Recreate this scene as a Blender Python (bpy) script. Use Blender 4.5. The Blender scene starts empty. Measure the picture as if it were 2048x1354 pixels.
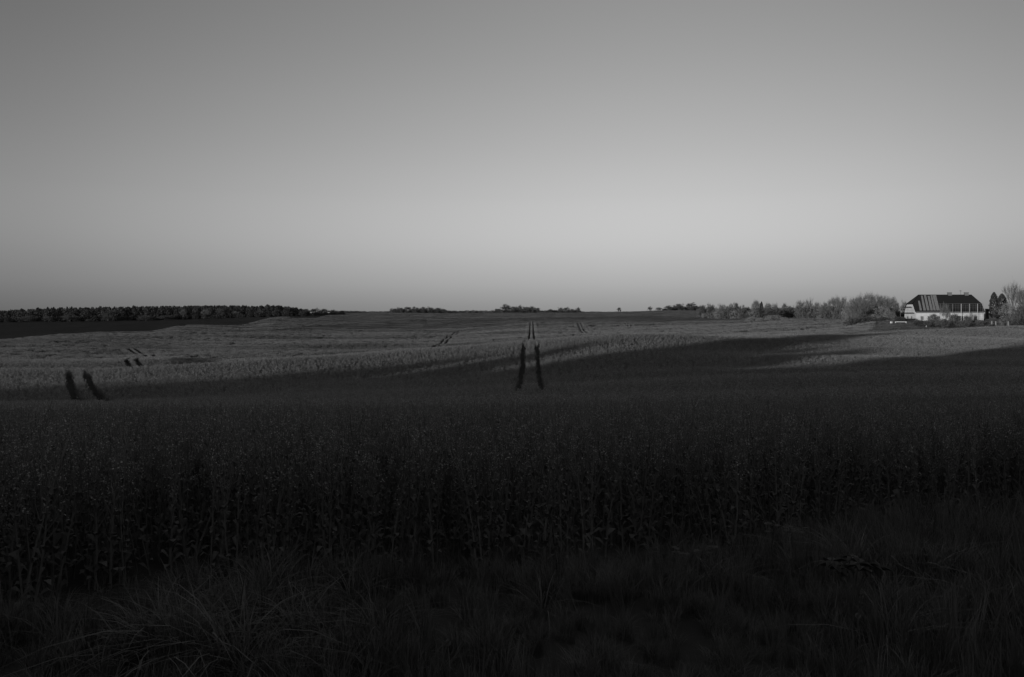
import bpy, math, random
import numpy as np
from mathutils import Vector, Matrix
R = math.radians
S = bpy.context.scene
C = S.collection
rng = np.random.default_rng(7)
random.seed(7)

# ------------------------------------------------------------------ camera
F = 1562.0            # focal length in photo pixels (2048 wide)
HY = 628.0            # horizon row
CAMZ = 2.0
cam_d = bpy.data.cameras.new('camera')
cam = bpy.data.objects.new('camera', cam_d); C.objects.link(cam)
cam_d.sensor_width = 36.0
cam_d.lens = 36.0 * F / 2048.0
cam_d.shift_y = -(677.0 - HY) / 2048.0
cam_d.clip_start = 0.05; cam_d.clip_end = 30000
cam.location = (0, 0, CAMZ); cam.rotation_euler = (R(90), 0, 0)
S.camera = cam

# ------------------------------------------------------------------ light
SUN_AZ = R(44.0)      # sun stands behind the camera, to the left; shadows run forward-right
SUN_EL = R(5.2)
to_sun = Vector((-math.sin(SUN_AZ) * math.cos(SUN_EL), -math.cos(SUN_AZ) * math.cos(SUN_EL), math.sin(SUN_EL)))
sd = bpy.data.lights.new('sun', 'SUN'); sun = bpy.data.objects.new('sun', sd); C.objects.link(sun)
sd.energy = 2.7; sd.angle = R(0.55); sd.color = (1, 1, 1)
sun.rotation_euler = to_sun.to_track_quat('Z', 'Y').to_euler()
sun.location = (0, 0, 60)

W = bpy.data.worlds.new('World'); S.world = W; W.use_nodes = True
nt = W.node_tree; N = nt.nodes; L = nt.links
for n in list(N): N.remove(n)
def nd(t, **k):
    n = N.new(t)
    for a, b in k.items(): setattr(n, a, b)
    return n
out = nd('ShaderNodeOutputWorld'); bg = nd('ShaderNodeBackground')
sky = nd('ShaderNodeTexSky', sky_type='NISHITA', sun_disc=False)
sky.sun_elevation = SUN_EL; sky.sun_rotation = math.pi + SUN_AZ
sky.altitude = 50; sky.air_density = 1.0; sky.dust_density = 1.0; sky.ozone_density = 1.0
bw = nd('ShaderNodeRGBToBW'); L.new(sky.outputs[0], bw.inputs[0])
tc = nd('ShaderNodeTexCoord'); sx = nd('ShaderNodeSeparateXYZ'); L.new(tc.outputs['Generated'], sx.inputs[0])
el = nd('ShaderNodeMath', operation='ARCSINE'); L.new(sx.outputs['Z'], el.inputs[0])
az = nd('ShaderNodeMath', operation='ARCTAN2'); L.new(sx.outputs['X'], az.inputs[0]); L.new(sx.outputs['Y'], az.inputs[1])
def fcurve(src, lo, hi, pts):
    mr = nd('ShaderNodeMapRange'); mr.inputs['From Min'].default_value = R(lo); mr.inputs['From Max'].default_value = R(hi)
    L.new(src, mr.inputs['Value'])
    cr = nd('ShaderNodeValToRGB'); c = cr.color_ramp; c.interpolation = 'B_SPLINE'
    for i, (a, v) in enumerate(pts):
        e = c.elements[i] if i < 2 else c.elements.new((a - lo) / (hi - lo))
        e.position = (a - lo) / (hi - lo)
    for e, (a, v) in zip(c.elements, pts): e.color = (v, v, v, 1)
    L.new(mr.outputs[0], cr.inputs[0])
    return cr.outputs[0]
# clear evening sky seen through a red filter: dim at the horizon, brightest some 7 degrees up, dim overhead
SKY_EL = [(-2, .44), (0, .475), (1, .555), (2.1, .650), (3.9, .785), (5.4, .868), (7, .878), (8.5, .855), (11.7, .74), (15.1, .64), (18.2, .56), (21.5, .488), (24, .45), (30, .42), (38, .36), (45, .34)]
SKY_AZ = [(-180, .9), (-120, .7), (-60, .42), (-40, .46), (-33, .50), (-26.2, .61), (-18.1, .73), (-9.3, .84), (0, .94), (9.3, 1.0), (18.1, .965), (26.2, .88), (33, .76), (45, .66), (110, .7), (180, .9)]
fe = fcurve(el.outputs[0], -2, 45, SKY_EL)
fa = fcurve(az.outputs[0], -180, 180, SKY_AZ)
m1 = nd('ShaderNodeMath', operation='MULTIPLY'); L.new(fe, m1.inputs[0]); L.new(fa, m1.inputs[1])
# part of the sky's brightness comes straight from the Nishita model
m2 = nd('ShaderNodeMath', operation='POWER'); L.new(bw.outputs[0], m2.inputs[0]); m2.inputs[1].default_value = 0.12
m3 = nd('ShaderNodeMath', operation='MULTIPLY'); L.new(m1.outputs[0], m3.inputs[0]); L.new(m2.outputs[0], m3.inputs[1])
L.new(m3.outputs[0], bg.inputs['Color']); bg.inputs['Strength'].default_value = 0.56
L.new(bg.outputs[0], out.inputs[0])

S.view_settings.view_transform = 'Standard'; S.view_settings.look = 'None'
S.view_settings.exposure = 0; S.view_settings.gamma = 1
S.cycles.max_bounces = 4; S.cycles.diffuse_bounces = 2; S.cycles.glossy_bounces = 1
S.cycles.transparent_max_bounces = 4; S.cycles.use_denoising = True

# ------------------------------------------------------------------ helpers
def tag(o, label=None, cat=None, group=None, kind=None):
    if label: o['label'] = label
    if cat: o['category'] = cat
    if group: o['group'] = group
    if kind: o['kind'] = kind
    return o

def mat(name, base, rough=0.9, var=0.0, scale=1.0, spec=0.2, bump=0.0, bscale=None, trans=0.0, attr=None, rand=0.0, coord='Object', stretch=(1, 1, 1)):
    m = bpy.data.materials.new(name); m.use_nodes = True
    t = m.node_tree; p = t.nodes['Principled BSDF']
    p.inputs['Roughness'].default_value = rough
    p.inputs['Specular IOR Level'].default_value = spec
    val = None
    def M(op, a, b):
        n = t.nodes.new('ShaderNodeMath'); n.operation = op
        for i, v in enumerate((a, b)):
            if isinstance(v, (int, float)): n.inputs[i].default_value = v
            else: t.links.new(v, n.inputs[i])
        return n.outputs[0]
    co = t.nodes.new('ShaderNodeTexCoord')
    mp = t.nodes.new('ShaderNodeMapping'); mp.inputs['Scale'].default_value = stretch
    t.links.new(co.outputs[coord], mp.inputs[0])
    if var:
        nz = t.nodes.new('ShaderNodeTexNoise'); nz.inputs['Scale'].default_value = scale; nz.inputs['Detail'].default_value = 4
        t.links.new(mp.outputs[0], nz.inputs['Vector'])
        val = M('MULTIPLY_ADD', nz.outputs['Fac'], 2 * var); val.node.inputs[2].default_value = 1 - var
    if rand:
        oi = t.nodes.new('ShaderNodeObjectInfo')
        v2 = M('MULTIPLY_ADD', oi.outputs['Random'], 2 * rand); v2.node.inputs[2].default_value = 1 - rand
        val = v2 if val is None else M('MULTIPLY', val, v2)
    if attr:
        at = t.nodes.new('ShaderNodeAttribute'); at.attribute_name = attr
        val = at.outputs['Fac'] if val is None else M('MULTIPLY', val, at.outputs['Fac'])
    if val is not None:
        v3 = M('MULTIPLY', val, base)
        t.links.new(v3, p.inputs['Base Color'])
    else:
        p.inputs['Base Color'].default_value = (base, base, base, 1)
    if bump:
        nz = t.nodes.new('ShaderNodeTexNoise'); nz.inputs['Scale'].default_value = bscale or scale * 3; nz.inputs['Detail'].default_value = 5
        t.links.new(mp.outputs[0], nz.inputs['Vector'])
        b = t.nodes.new('ShaderNodeBump'); b.inputs['Strength'].default_value = bump; b.inputs['Distance'].default_value = 0.1
        t.links.new(nz.outputs['Fac'], b.inputs['Height']); t.links.new(b.outputs[0], p.inputs['Normal'])
    if trans:
        tr = t.nodes.new('ShaderNodeBsdfTranslucent'); mx = t.nodes.new('ShaderNodeMixShader')
        mx.inputs[0].default_value = trans
        if val is not None: t.links.new(v3, tr.inputs['Color'])
        else: tr.inputs['Color'].default_value = (base, base, base, 1)
        o = t.nodes['Material Output']
        t.links.new(p.outputs[0], mx.inputs[1]); t.links.new(tr.outputs[0], mx.inputs[2]); t.links.new(mx.outputs[0], o.inputs[0])
    return m

class MB:
    """collects polygons; build() links them as one mesh object"""
    def __init__(s): s.v = []; s.f = []; s.m = []; s.n = 0
    def add(s, vs, fs, mi=0):
        b = s.n; s.v.extend(map(tuple, vs)); s.n += len(vs)
        for f in fs: s.f.append(tuple(i + b for i in f)); s.m.append(mi)
    def box(s, c, d, mi=0, rz=0):
        x, y, z = c; a, b, h = d[0] / 2, d[1] / 2, d[2] / 2
        cs, sn = math.cos(rz), math.sin(rz)
        vs = [(x + cs * i * a - sn * j * b, y + sn * i * a + cs * j * b, z + k * h) for k in (-1, 1) for i, j in ((-1, -1), (1, -1), (1, 1), (-1, 1))]
        s.add(vs, [(3, 2, 1, 0), (4, 5, 6, 7), (0, 1, 5, 4), (1, 2, 6, 5), (2, 3, 7, 6), (3, 0, 4, 7)], mi)
    def tube(s, pts, rad, n=4, mi=0):
        rings = []
        for i, p in enumerate(pts):
            p = Vector(p); q = Vector(pts[min(i + 1, len(pts) - 1)]) - Vector(pts[max(i - 1, 0)])
            if q.length < 1e-6: q = Vector((0, 0, 1))
            q.normalize(); u = q.cross(Vector((0.3, 1, 0.1))).normalized(); w = q.cross(u)
            r = rad[i] if hasattr(rad, '__len__') else rad
            rings.append([p + (u * math.cos(2 * math.pi * k / n) + w * math.sin(2 * math.pi * k / n)) * r for k in range(n)])
        vs = [v for r_ in rings for v in r_]
        fs = [(i * n + k, i * n + (k + 1) % n, (i + 1) * n + (k + 1) % n, (i + 1) * n + k) for i in range(len(pts) - 1) for k in range(n)]
        fs.append(tuple(range((len(pts) - 1) * n, len(pts) * n)))
        s.add(vs, fs, mi)
    def leaf(s, p, d, w, ln, up=Vector((0, 0, 1)), mi=0, droop=0.3):
        """a pointed leaf from p along d with a droop"""
        p = Vector(p); d = Vector(d).normalized(); sd_ = d.cross(up)
        if sd_.length < 1e-3: sd_ = Vector((1, 0, 0))
        sd_.normalize()
        a = p + d * ln * .45 + Vector((0, 0, ln * .05)); b = p + d * ln - Vector((0, 0, droop * ln))
        s.add([p, a - sd_ * w / 2, b, a + sd_ * w / 2], [(0, 1, 2, 3)], mi)
    def mesh(s, name, mats):
        me = bpy.data.meshes.new(name); me.from_pydata(s.v, [], s.f)
        for m in mats: me.materials.append(m)
        if len(mats) > 1: me.polygons.foreach_set('material_index', s.m)
        me.update(); return me
    def build(s, name, mats, parent=None):
        if not isinstance(mats, (list, tuple)): mats = [mats]
        o = bpy.data.objects.new(name, s.mesh(name, mats)); C.objects.link(o)
        if parent is not None: o.parent = parent
        return o

def rand_quads(cen, size, rg, squash=0.8, updir=None):
    """leaf quads with random orientation at the points cen -> verts, faces"""
    n = len(cen)
    a = rg.normal(size=(n, 3)); a /= np.linalg.norm(a, axis=1)[:, None]
    b = rg.normal(size=(n, 3)); b -= (a * b).sum(1)[:, None] * a; b /= np.linalg.norm(b, axis=1)[:, None]
    if updir is not None:
        a = a * (1 - updir) + np.array([0, 0, updir]); a /= np.linalg.norm(a, axis=1)[:, None]
        b -= (a * b).sum(1)[:, None] * a; b /= np.linalg.norm(b, axis=1)[:, None]
    sz = size * rg.uniform(.6, 1.4, (n, 1)); a = a * sz; b = b * sz * squash
    v = np.stack([cen - a, cen - b * .8, cen + a, cen + b], 1).reshape(-1, 3)
    f = np.arange(4 * n).reshape(-1, 4)
    return v, f

# ------------------------------------------------------------------ the lay of the land
# bands of ground from near to far: (column of view, distance, row at which the surface is seen)
LAY = [
 [(-300, 3, 1096), (2348, 3, 1096)],
 [(-300, 6, 862), (2348, 6, 862)],
 [(-300, 14, 834), (1000, 14, 830), (2348, 14, 822)],
 [(-300, 28, 818), (800, 28, 808), (1400, 28, 800), (2348, 28, 788)],
 [(-300, 48, 805), (200, 48, 805), (400, 48, 801), (800, 48, 792), (1000, 48, 786), (1400, 48, 776), (2048, 48, 762), (2348, 48, 758)],
 [(-300, 70, 803), (200, 70, 801), (400, 72, 793), (600, 76, 780), (800, 78, 770), (1000, 80, 761), (1200, 80, 752), (1400, 80, 742), (1600, 80, 738), (1800, 85, 732), (2048, 90, 728), (2348, 95, 722)],
 [(-300, 87, 763), (200, 87, 763), (400, 92, 752), (600, 95, 744), (800, 98, 737), (1000, 100, 722), (1200, 102, 712), (1400, 110, 704), (1600, 115, 702), (1800, 135, 690), (2048, 150, 683), (2348, 155, 680)],
 [(-300, 98, 744), (0, 98, 743), (200, 100, 743), (280, 102, 739), (400, 105, 731), (543, 108, 718), (640, 110, 712), (760, 114, 705), (820, 116, 701), (923, 118, 695), (1046, 122, 684), (1149, 124, 676), (1220, 126, 672), (1400, 140, 670.5), (1600, 150, 671), (1690, 165, 669.5), (1798, 190, 661.5), (1917, 205, 655), (2048, 215, 653), (2348, 220, 650)],
 [(-300, 122, 753), (200, 122, 752), (400, 135, 742), (600, 150, 726), (800, 170, 713), (1000, 190, 700), (1200, 200, 686), (1400, 200, 680), (1600, 210, 679), (1700, 215, 674), (1800, 216, 666), (2048, 232, 658), (2348, 240, 655)],
 [(-300, 172, 722), (0, 172, 724), (200, 172, 721), (330, 178, 714.5), (400, 185, 722), (600, 230, 709), (800, 260, 697), (1000, 300, 683), (1200, 320, 669), (1400, 300, 666), (1600, 260, 664), (1700, 245, 662), (1800, 236, 656), (2048, 250, 650), (2348, 255, 648)],
 [(-300, 230, 706), (200, 225, 711), (400, 260, 702), (600, 300, 693), (800, 340, 683), (1000, 400, 668), (1200, 430, 659), (1400, 380, 658), (1600, 330, 654), (1700, 300, 654), (1800, 260, 645), (2048, 268, 645), (2348, 270, 644)],
 [(-300, 300, 690), (0, 300, 691), (200, 330, 685), (400, 380, 678), (600, 430, 671), (800, 480, 666.5), (900, 490, 667.5), (1000, 500, 658), (1200, 530, 648), (1400, 480, 650), (1600, 410, 642.5), (1700, 390, 642), (1800, 320, 641), (2348, 330, 640)],
 [(-300, 400, 682), (0, 420, 679), (103, 450, 671), (205, 480, 665.5), (308, 500, 664), (350, 540, 655), (400, 620, 651.5), (488, 650, 650.5), (539, 800, 637), (600, 800, 640), (700, 760, 648), (800, 700, 655), (900, 640, 656), (1000, 600, 654), (1046, 580, 645.5), (1200, 580, 643), (1400, 620, 642), (1500, 560, 640), (1600, 470, 639), (1700, 440, 640), (1800, 420, 640), (2348, 420, 639)],
 [(-300, 800, 655), (0, 800, 654), (200, 850, 650), (400, 1000, 643), (539, 1050, 635), (570, 1080, 633.5), (640, 1050, 635), (800, 1050, 640), (1000, 1050, 636.5), (1200, 1050, 634), (1400, 950, 636), (1500, 800, 638), (1600, 700, 639.5), (2348, 700, 638)],
 [(-300, 1300, 643), (0, 1300, 645), (200, 1300, 643), (400, 1350, 637), (600, 1500, 632), (656, 1500, 631), (760, 1600, 627), (900, 1600, 627.5), (1000, 1650, 627), (1200, 1600, 626), (1330, 1400, 622), (1400, 1400, 622), (1440, 1250, 628), (1500, 1200, 634), (1600, 1200, 636), (2348, 1200, 636)],
 [(-300, 3500, 636), (0, 3500, 634), (600, 3500, 626), (800, 3500, 626.5), (1000, 3500, 626), (1200, 3500, 625.5), (1330, 3500, 625), (1600, 3500, 627), (2348, 3500, 628)],
 [(-300, 12000, 630), (2348, 12000, 630)],
]
PX = np.arange(-300, 2349, 8.0)
def smooth(a, w):
    k = np.exp(-np.linspace(-2, 2, 2 * w + 1) ** 2); k /= k.sum()
    return np.convolve(np.pad(a, w, mode='edge'), k, mode='valid')
LD = []; LY = []
for i, lay in enumerate(LAY):
    xs = [p[0] for p in lay]
    w = 5 if i < 12 else 3
    LD.append(smooth(np.interp(PX, xs, [p[1] for p in lay]), 6))
    LY.append(smooth(np.interp(PX, xs, [p[2] for p in lay]), w))
LD = np.array(LD); LY = np.array(LY)
LG = np.linspace(math.log(0.5), math.log(12000), 520)
def pchip(x, y, q):
    h = np.diff(x); dl = np.diff(y) / h
    m = np.zeros_like(y); m[0] = dl[0]; m[-1] = dl[-1]
    for k in range(1, len(x) - 1):
        if dl[k - 1] * dl[k] > 0:
            w1 = 2 * h[k] + h[k - 1]; w2 = h[k] + 2 * h[k - 1]
            m[k] = (w1 + w2) / (w1 / dl[k - 1] + w2 / dl[k])
    i = np.clip(np.searchsorted(x, q) - 1, 0, len(x) - 2)
    t = (q - x[i]) / h[i]; t2 = t * t; t3 = t2 * t
    return (2 * t3 - 3 * t2 + 1) * y[i] + (t3 - 2 * t2 + t) * h[i] * m[i] + (-2 * t3 + 3 * t2) * y[i + 1] + (t3 - t2) * h[i] * m[i + 1]
TAB = np.zeros((len(PX), len(LG)))
for i in range(len(PX)):
    TAB[i] = pchip(np.log(LD[:, i]), LY[:, i], np.clip(LG, math.log(3), None))
near = np.exp(LG) < 3
TAB[:, near] = HY + F * 0.9 / np.exp(LG[near])
def bil(A, u, v):
    u = np.clip(u, 0, A.shape[0] - 1.001); v = np.clip(v, 0, A.shape[1] - 1.001)
    i = u.astype(int); j = v.astype(int); a = u - i; b = v - j
    return A[i, j] * (1 - a) * (1 - b) + A[i + 1, j] * a * (1 - b) + A[i, j + 1] * (1 - a) * b + A[i + 1, j + 1] * a * b
_w = [(rng.uniform(0, 2 * math.pi), rng.uniform(.7, 1.4), rng.uniform(0, 6.28)) for _ in range(14)]
def wav(x, y, wl):
    s = 0
    for a, k, ph in _w:
        q = 2 * math.pi * k / wl
        s = s + np.sin(q * (x * math.cos(a) * .45 + y * math.sin(a) * 1.2) + ph)
    return s / 3.7
def colrow(x, y):
    x = np.asarray(x, float); y = np.asarray(y, float)
    d = np.maximum.reduce([y, np.abs(x) / 0.84, np.full_like(x, .5)])
    px = 1024 + F * np.clip(x / d, -.84, .84)
    return px, d
def ssm(a, b, v):
    t = np.clip((v - a) / (b - a), 0, 1); return t * t * (3 - 2 * t)
def topz(x, y):
    """height of the crop's top (or of the bare surface where nothing is sown)"""
    px, d = colrow(x, y)
    yi = bil(TAB, (px - PX[0]) / 8.0, (np.log(d) - LG[0]) / (LG[1] - LG[0]))
    z = -(yi - HY) / F * d
    amp = np.clip(d - 40, 0, 270) * 0.0031
    z = z + amp * (wav(x, y, 55) * .58 + wav(x + 300, y, 30) * .42 + wav(x, y + 900, 160) * .5)
    back = ssm(25, -30, np.asarray(y, float)) * ssm(4, 40, d)
    z = z * (1 - back) + back * (-0.9 - 0.01 * np.clip(d, 0, 400))
    return z + CAMZ
def sowndepth(x, y):
    px, d = colrow(x, y)
    ka = np.interp(px, PX, LD[7])
    g = ssm(1690, 1760, px) * ssm(ka * 1.02, ka * 1.12, d)
    return 1.1 * (1 - ssm(380, 520, d)) * (1 - g)
def gz(x, y): return topz(x, y) - sowndepth(x, y)
def gz1(x, y): return float(gz(np.array([x]), np.array([y]))[0])
def rowof(x, y):
    px, d = colrow(x, y)
    return px, d, HY - (topz(x, y) - CAMZ) / d * F
def at(px, d): return (px - 1024) / F * d

EDGE = [(-40, -3), (-12, 2.6), (-3.4, 5.25), (-1.2, 5.9), (.3, 6.35), (1.6, 6.75), (3.2, 7.5), (5.5, 8.5), (14, 13), (60, 40)]
def edge_y(x): return np.interp(x, [e[0] for e in EDGE], [e[1] for e in EDGE])

MID_LO = [(540, 661.5), (700, 659), (820, 658), (880, 657), (985, 655), (1046, 646), (1090, 644), (1220, 644), (1320, 645), (1400, 642), (1500, 641)]
MID_UP = [(540, 661), (600, 656), (680, 649), (760, 645), (820, 640), (880, 637), (1000, 637.5), (1220, 634), (1290, 631.5), (1390, 636), (1500, 640)]
LEFT_LO = [(-300, 683), (0, 679), (103, 671), (205, 665), (308, 664), (349, 655), (379, 652), (420, 651.5), (488, 651), (539, 637), (570, 634), (575, 637), (640, 637), (656, 631), (690, 600)]
def pz(P, x): return np.interp(x, [p[0] for p in P], [p[1] for p in P])
def field_kind(x, y):
    """0 sown crop, 1 pasture by the house, 2 middle brown field, 3 left ploughed field, 4 far pale field, 5 verge"""
    px, d, yi = rowof(x, y)
    k = np.zeros(px.shape, int)
    ka = np.interp(px, PX, LD[7])
    k[(px > 1745 + (d - 260) * .1) & (d > ka * 1.05)] = 1
    far = d > 430
    k[far & (px > 540) & (px < 1500) & (yi < pz(MID_LO, px)) & (yi > pz(MID_UP, px))] = 2
    k[(d > 400) & (px < 690) & (yi < pz(LEFT_LO, px) - .4) & (d > np.interp(px, PX, LD[12]) * .93)] = 3
    k[(k == 0) & (px > 560) & (d > 850)] = 4
    k[(px > 1400) & (d > np.interp(px, PX, LD[12]) * 1.05) & (k != 2) & (px < 1700)] = 1
    x_, y_ = np.asarray(x, float), np.asarray(y, float)
    k[(y_ < edge_y(x_) + .22 * wav(x_ * 9, y_ * 9, 16) * (y_ < 20))] = 5
    return k

# ------------------------------------------------------------------ tramlines
def line_pts(pts, step):
    P = np.array([(at(a, b), b) for a, b in pts], float)
    # Chaikin smoothing then dense resampling
    for _ in range(3):
        Q = [P[0]]
        for i in range(len(P) - 1): Q += [P[i] * .75 + P[i + 1] * .25, P[i] * .25 + P[i + 1] * .75]
        Q.append(P[-1]); P = np.array(Q)
    s = np.r_[0, np.cumsum(np.hypot(*np.diff(P, axis=0).T))]
    q = np.arange(0, s[-1], step)
    return np.c_[np.interp(q, s, P[:, 0]), np.interp(q, s, P[:, 1])]
TRACKS = [  # centre line (column, distance), half gauge, half width
 ([(1061, 56), (1061, 63), (1060, 82), (1060.5, 111), (1062, 125), (1063, 330), (1063, 560)], .97, .30),
 ([(1063, 290), (1063, 570)], .97, .42),
 ([(262, 60), (230, 63.5), (205, 67), (187, 71), (173, 76), (162, 82), (158, 90), (157, 101), (175, 116), (250, 136), (275, 148), (270, 158), (260, 170), (270, 195), (302, 212), (296, 228), (262, 275)], .97, .40),
 ([(868, 250), (872, 265), (909, 470), (940, 530), (960, 620)], .97, .5),
 ([(1192, 330), (1166, 390), (1158, 540)], .97, .46),
 ([(1264, 440), (1250, 560)], .97, .36),
 ([(543, 570), (620, 590), (673, 700)], 0, 1.6),
 ([(82, 149), (92, 151), (108, 153)], 0, .9),
 ([(160, 171), (174, 173), (190, 174)], 0, .8),
 ([(330, 180), (372, 184), (386, 185)], 0, .25),
 ([(380, 185), (392, 186), (404, 186.5)], 0, .9),
]
TL = []
for pts, g, hw in TRACKS:
    c = line_pts(pts, 1.0 if pts[0][1] < 200 else 3.0)
    t = np.gradient(c, axis=0); t /= np.linalg.norm(t, axis=1)[:, None]
    nrm = np.c_[-t[:, 1], t[:, 0]]
    for sgn in ((-1, 1) if g else (0,)):
        TL.append((c + nrm * g * sgn, hw))
def track_dist(x, y):
    """distance beyond the edge of the nearest wheel track"""
    out_ = np.full(len(x), 1e3)
    for P, hw in TL:
        a, b = P[:-1], P[1:]
        lo = P.min(0) - 6; hi = P.max(0) + 6
        sel = np.where((x > lo[0]) & (x < hi[0]) & (y > lo[1]) & (y < hi[1]))[0]
        if not len(sel): continue
        for c0 in range(0, len(sel), 20000):
            s = sel[c0:c0 + 20000]
            p = np.c_[x[s], y[s]][:, None, :]
            ab = (b - a)[None]; ap = p - a[None]
            t = np.clip((ap * ab).sum(2) / ((ab ** 2).sum(2) + 1e-9), 0, 1)
            dd = np.sqrt(((ap - ab * t[..., None]) ** 2).sum(2)).min(1)
            out_[s] = np.minimum(out_[s], dd - hw)
    return out_

# ------------------------------------------------------------------ ground sheet
def build_ground():
    a_in = np.linspace(-44, 44, 420)
    a_out = np.linspace(44, 316, 92)[1:-1]
    ang = np.radians(np.r_[a_in, a_out])
    rad = np.r_[0.25, np.exp(np.linspace(math.log(1.0), math.log(16000), 330))]
    A, Rr = np.meshgrid(ang, rad, indexing='ij')
    X = Rr * np.sin(A); Y = Rr * np.cos(A)
    Z = gz(X.ravel(), Y.ravel()).reshape(X.shape)
    n, m = X.shape
    v = np.c_[X.ravel(), Y.ravel(), Z.ravel()]
    idx = np.arange(n * m).reshape(n, m)
    i2 = np.roll(idx, -1, axis=0)
    f = np.stack([idx[:, :-1], idx[:, 1:], i2[:, 1:], i2[:, :-1]], -1).reshape(-1, 4)
    me = bpy.data.meshes.new('ground')
    vl = v.tolist(); vl.append((0, 0, gz1(0, 0)))
    fl = f.tolist() + [(n * m, int(idx[i, 0]), int(i2[i, 0])) for i in range(n)]
    me.from_pydata(vl, [], fl)
    k = field_kind(v[:, 0], v[:, 1])
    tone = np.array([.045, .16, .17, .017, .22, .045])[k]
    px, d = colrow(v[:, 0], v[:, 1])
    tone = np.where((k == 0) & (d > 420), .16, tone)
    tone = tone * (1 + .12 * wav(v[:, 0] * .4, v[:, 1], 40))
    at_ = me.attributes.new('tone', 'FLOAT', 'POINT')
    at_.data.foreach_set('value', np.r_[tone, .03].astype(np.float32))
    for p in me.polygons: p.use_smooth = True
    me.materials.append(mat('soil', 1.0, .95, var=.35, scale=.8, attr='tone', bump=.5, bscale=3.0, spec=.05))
    o = bpy.data.objects.new('ground', me); C.objects.link(o)
    tag(o, 'rolling farmland of sown and ploughed fields under the open sky', 'ground', kind='structure')
build_ground()

# ------------------------------------------------------------------ scatter (for stuff only)
def scatter(name, protos, pos, rot, scl, idx):
    col = bpy.data.collections.new(name + '_sources')
    for p in protos: col.objects.link(p)
    order = sorted(range(len(protos)), key=lambda i: protos[i].name)
    rank = np.zeros(len(protos), int)
    for r_, i in enumerate(order): rank[i] = r_
    idx = rank[idx]
    me = bpy.data.meshes.new(name); n = len(pos)
    me.vertices.add(n); me.vertices.foreach_set('co', np.asarray(pos, np.float32).ravel())
    a = me.attributes.new('rot', 'FLOAT_VECTOR', 'POINT'); a.data.foreach_set('vector', np.asarray(rot, np.float32).ravel())
    a = me.attributes.new('scl', 'FLOAT_VECTOR', 'POINT'); a.data.foreach_set('vector', np.asarray(scl, np.float32).ravel())
    a = me.attributes.new('idx', 'INT', 'POINT'); a.data.foreach_set('value', np.asarray(idx, np.int32).ravel())
    o = bpy.data.objects.new(name, me); C.objects.link(o)
    g = bpy.data.node_groups.new(name, 'GeometryNodeTree')
    g.interface.new_socket('Geometry', in_out='INPUT', socket_type='NodeSocketGeometry')
    g.interface.new_socket('Geometry', in_out='OUTPUT', socket_type='NodeSocketGeometry')
    gi = g.nodes.new('NodeGroupInput'); go = g.nodes.new('NodeGroupOutput')
    iop = g.nodes.new('GeometryNodeInstanceOnPoints')
    ci = g.nodes.new('GeometryNodeCollectionInfo'); ci.inputs['Collection'].default_value = col
    ci.inputs['Separate Children'].default_value = True; ci.inputs['Reset Children'].default_value = True
    def na(nm, ty):
        q = g.nodes.new('GeometryNodeInputNamedAttribute'); q.data_type = ty; q.inputs['Name'].default_value = nm
        return q.outputs[0]
    e = g.nodes.new('FunctionNodeEulerToRotation')
    g.links.new(gi.outputs[0], iop.inputs['Points']); g.links.new(ci.outputs[0], iop.inputs['Instance'])
    iop.inputs['Pick Instance'].default_value = True
    g.links.new(na('idx', 'INT'), iop.inputs['Instance Index'])
    g.links.new(na('rot', 'FLOAT_VECTOR'), e.inputs[0]); g.links.new(e.outputs[0], iop.inputs['Rotation'])
    g.links.new(na('scl', 'FLOAT_VECTOR'), iop.inputs['Scale'])
    g.links.new(iop.outputs[0], go.inputs[0])
    md = o.modifiers.new('scatter', 'NODES'); md.node_group = g
    return o

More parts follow.
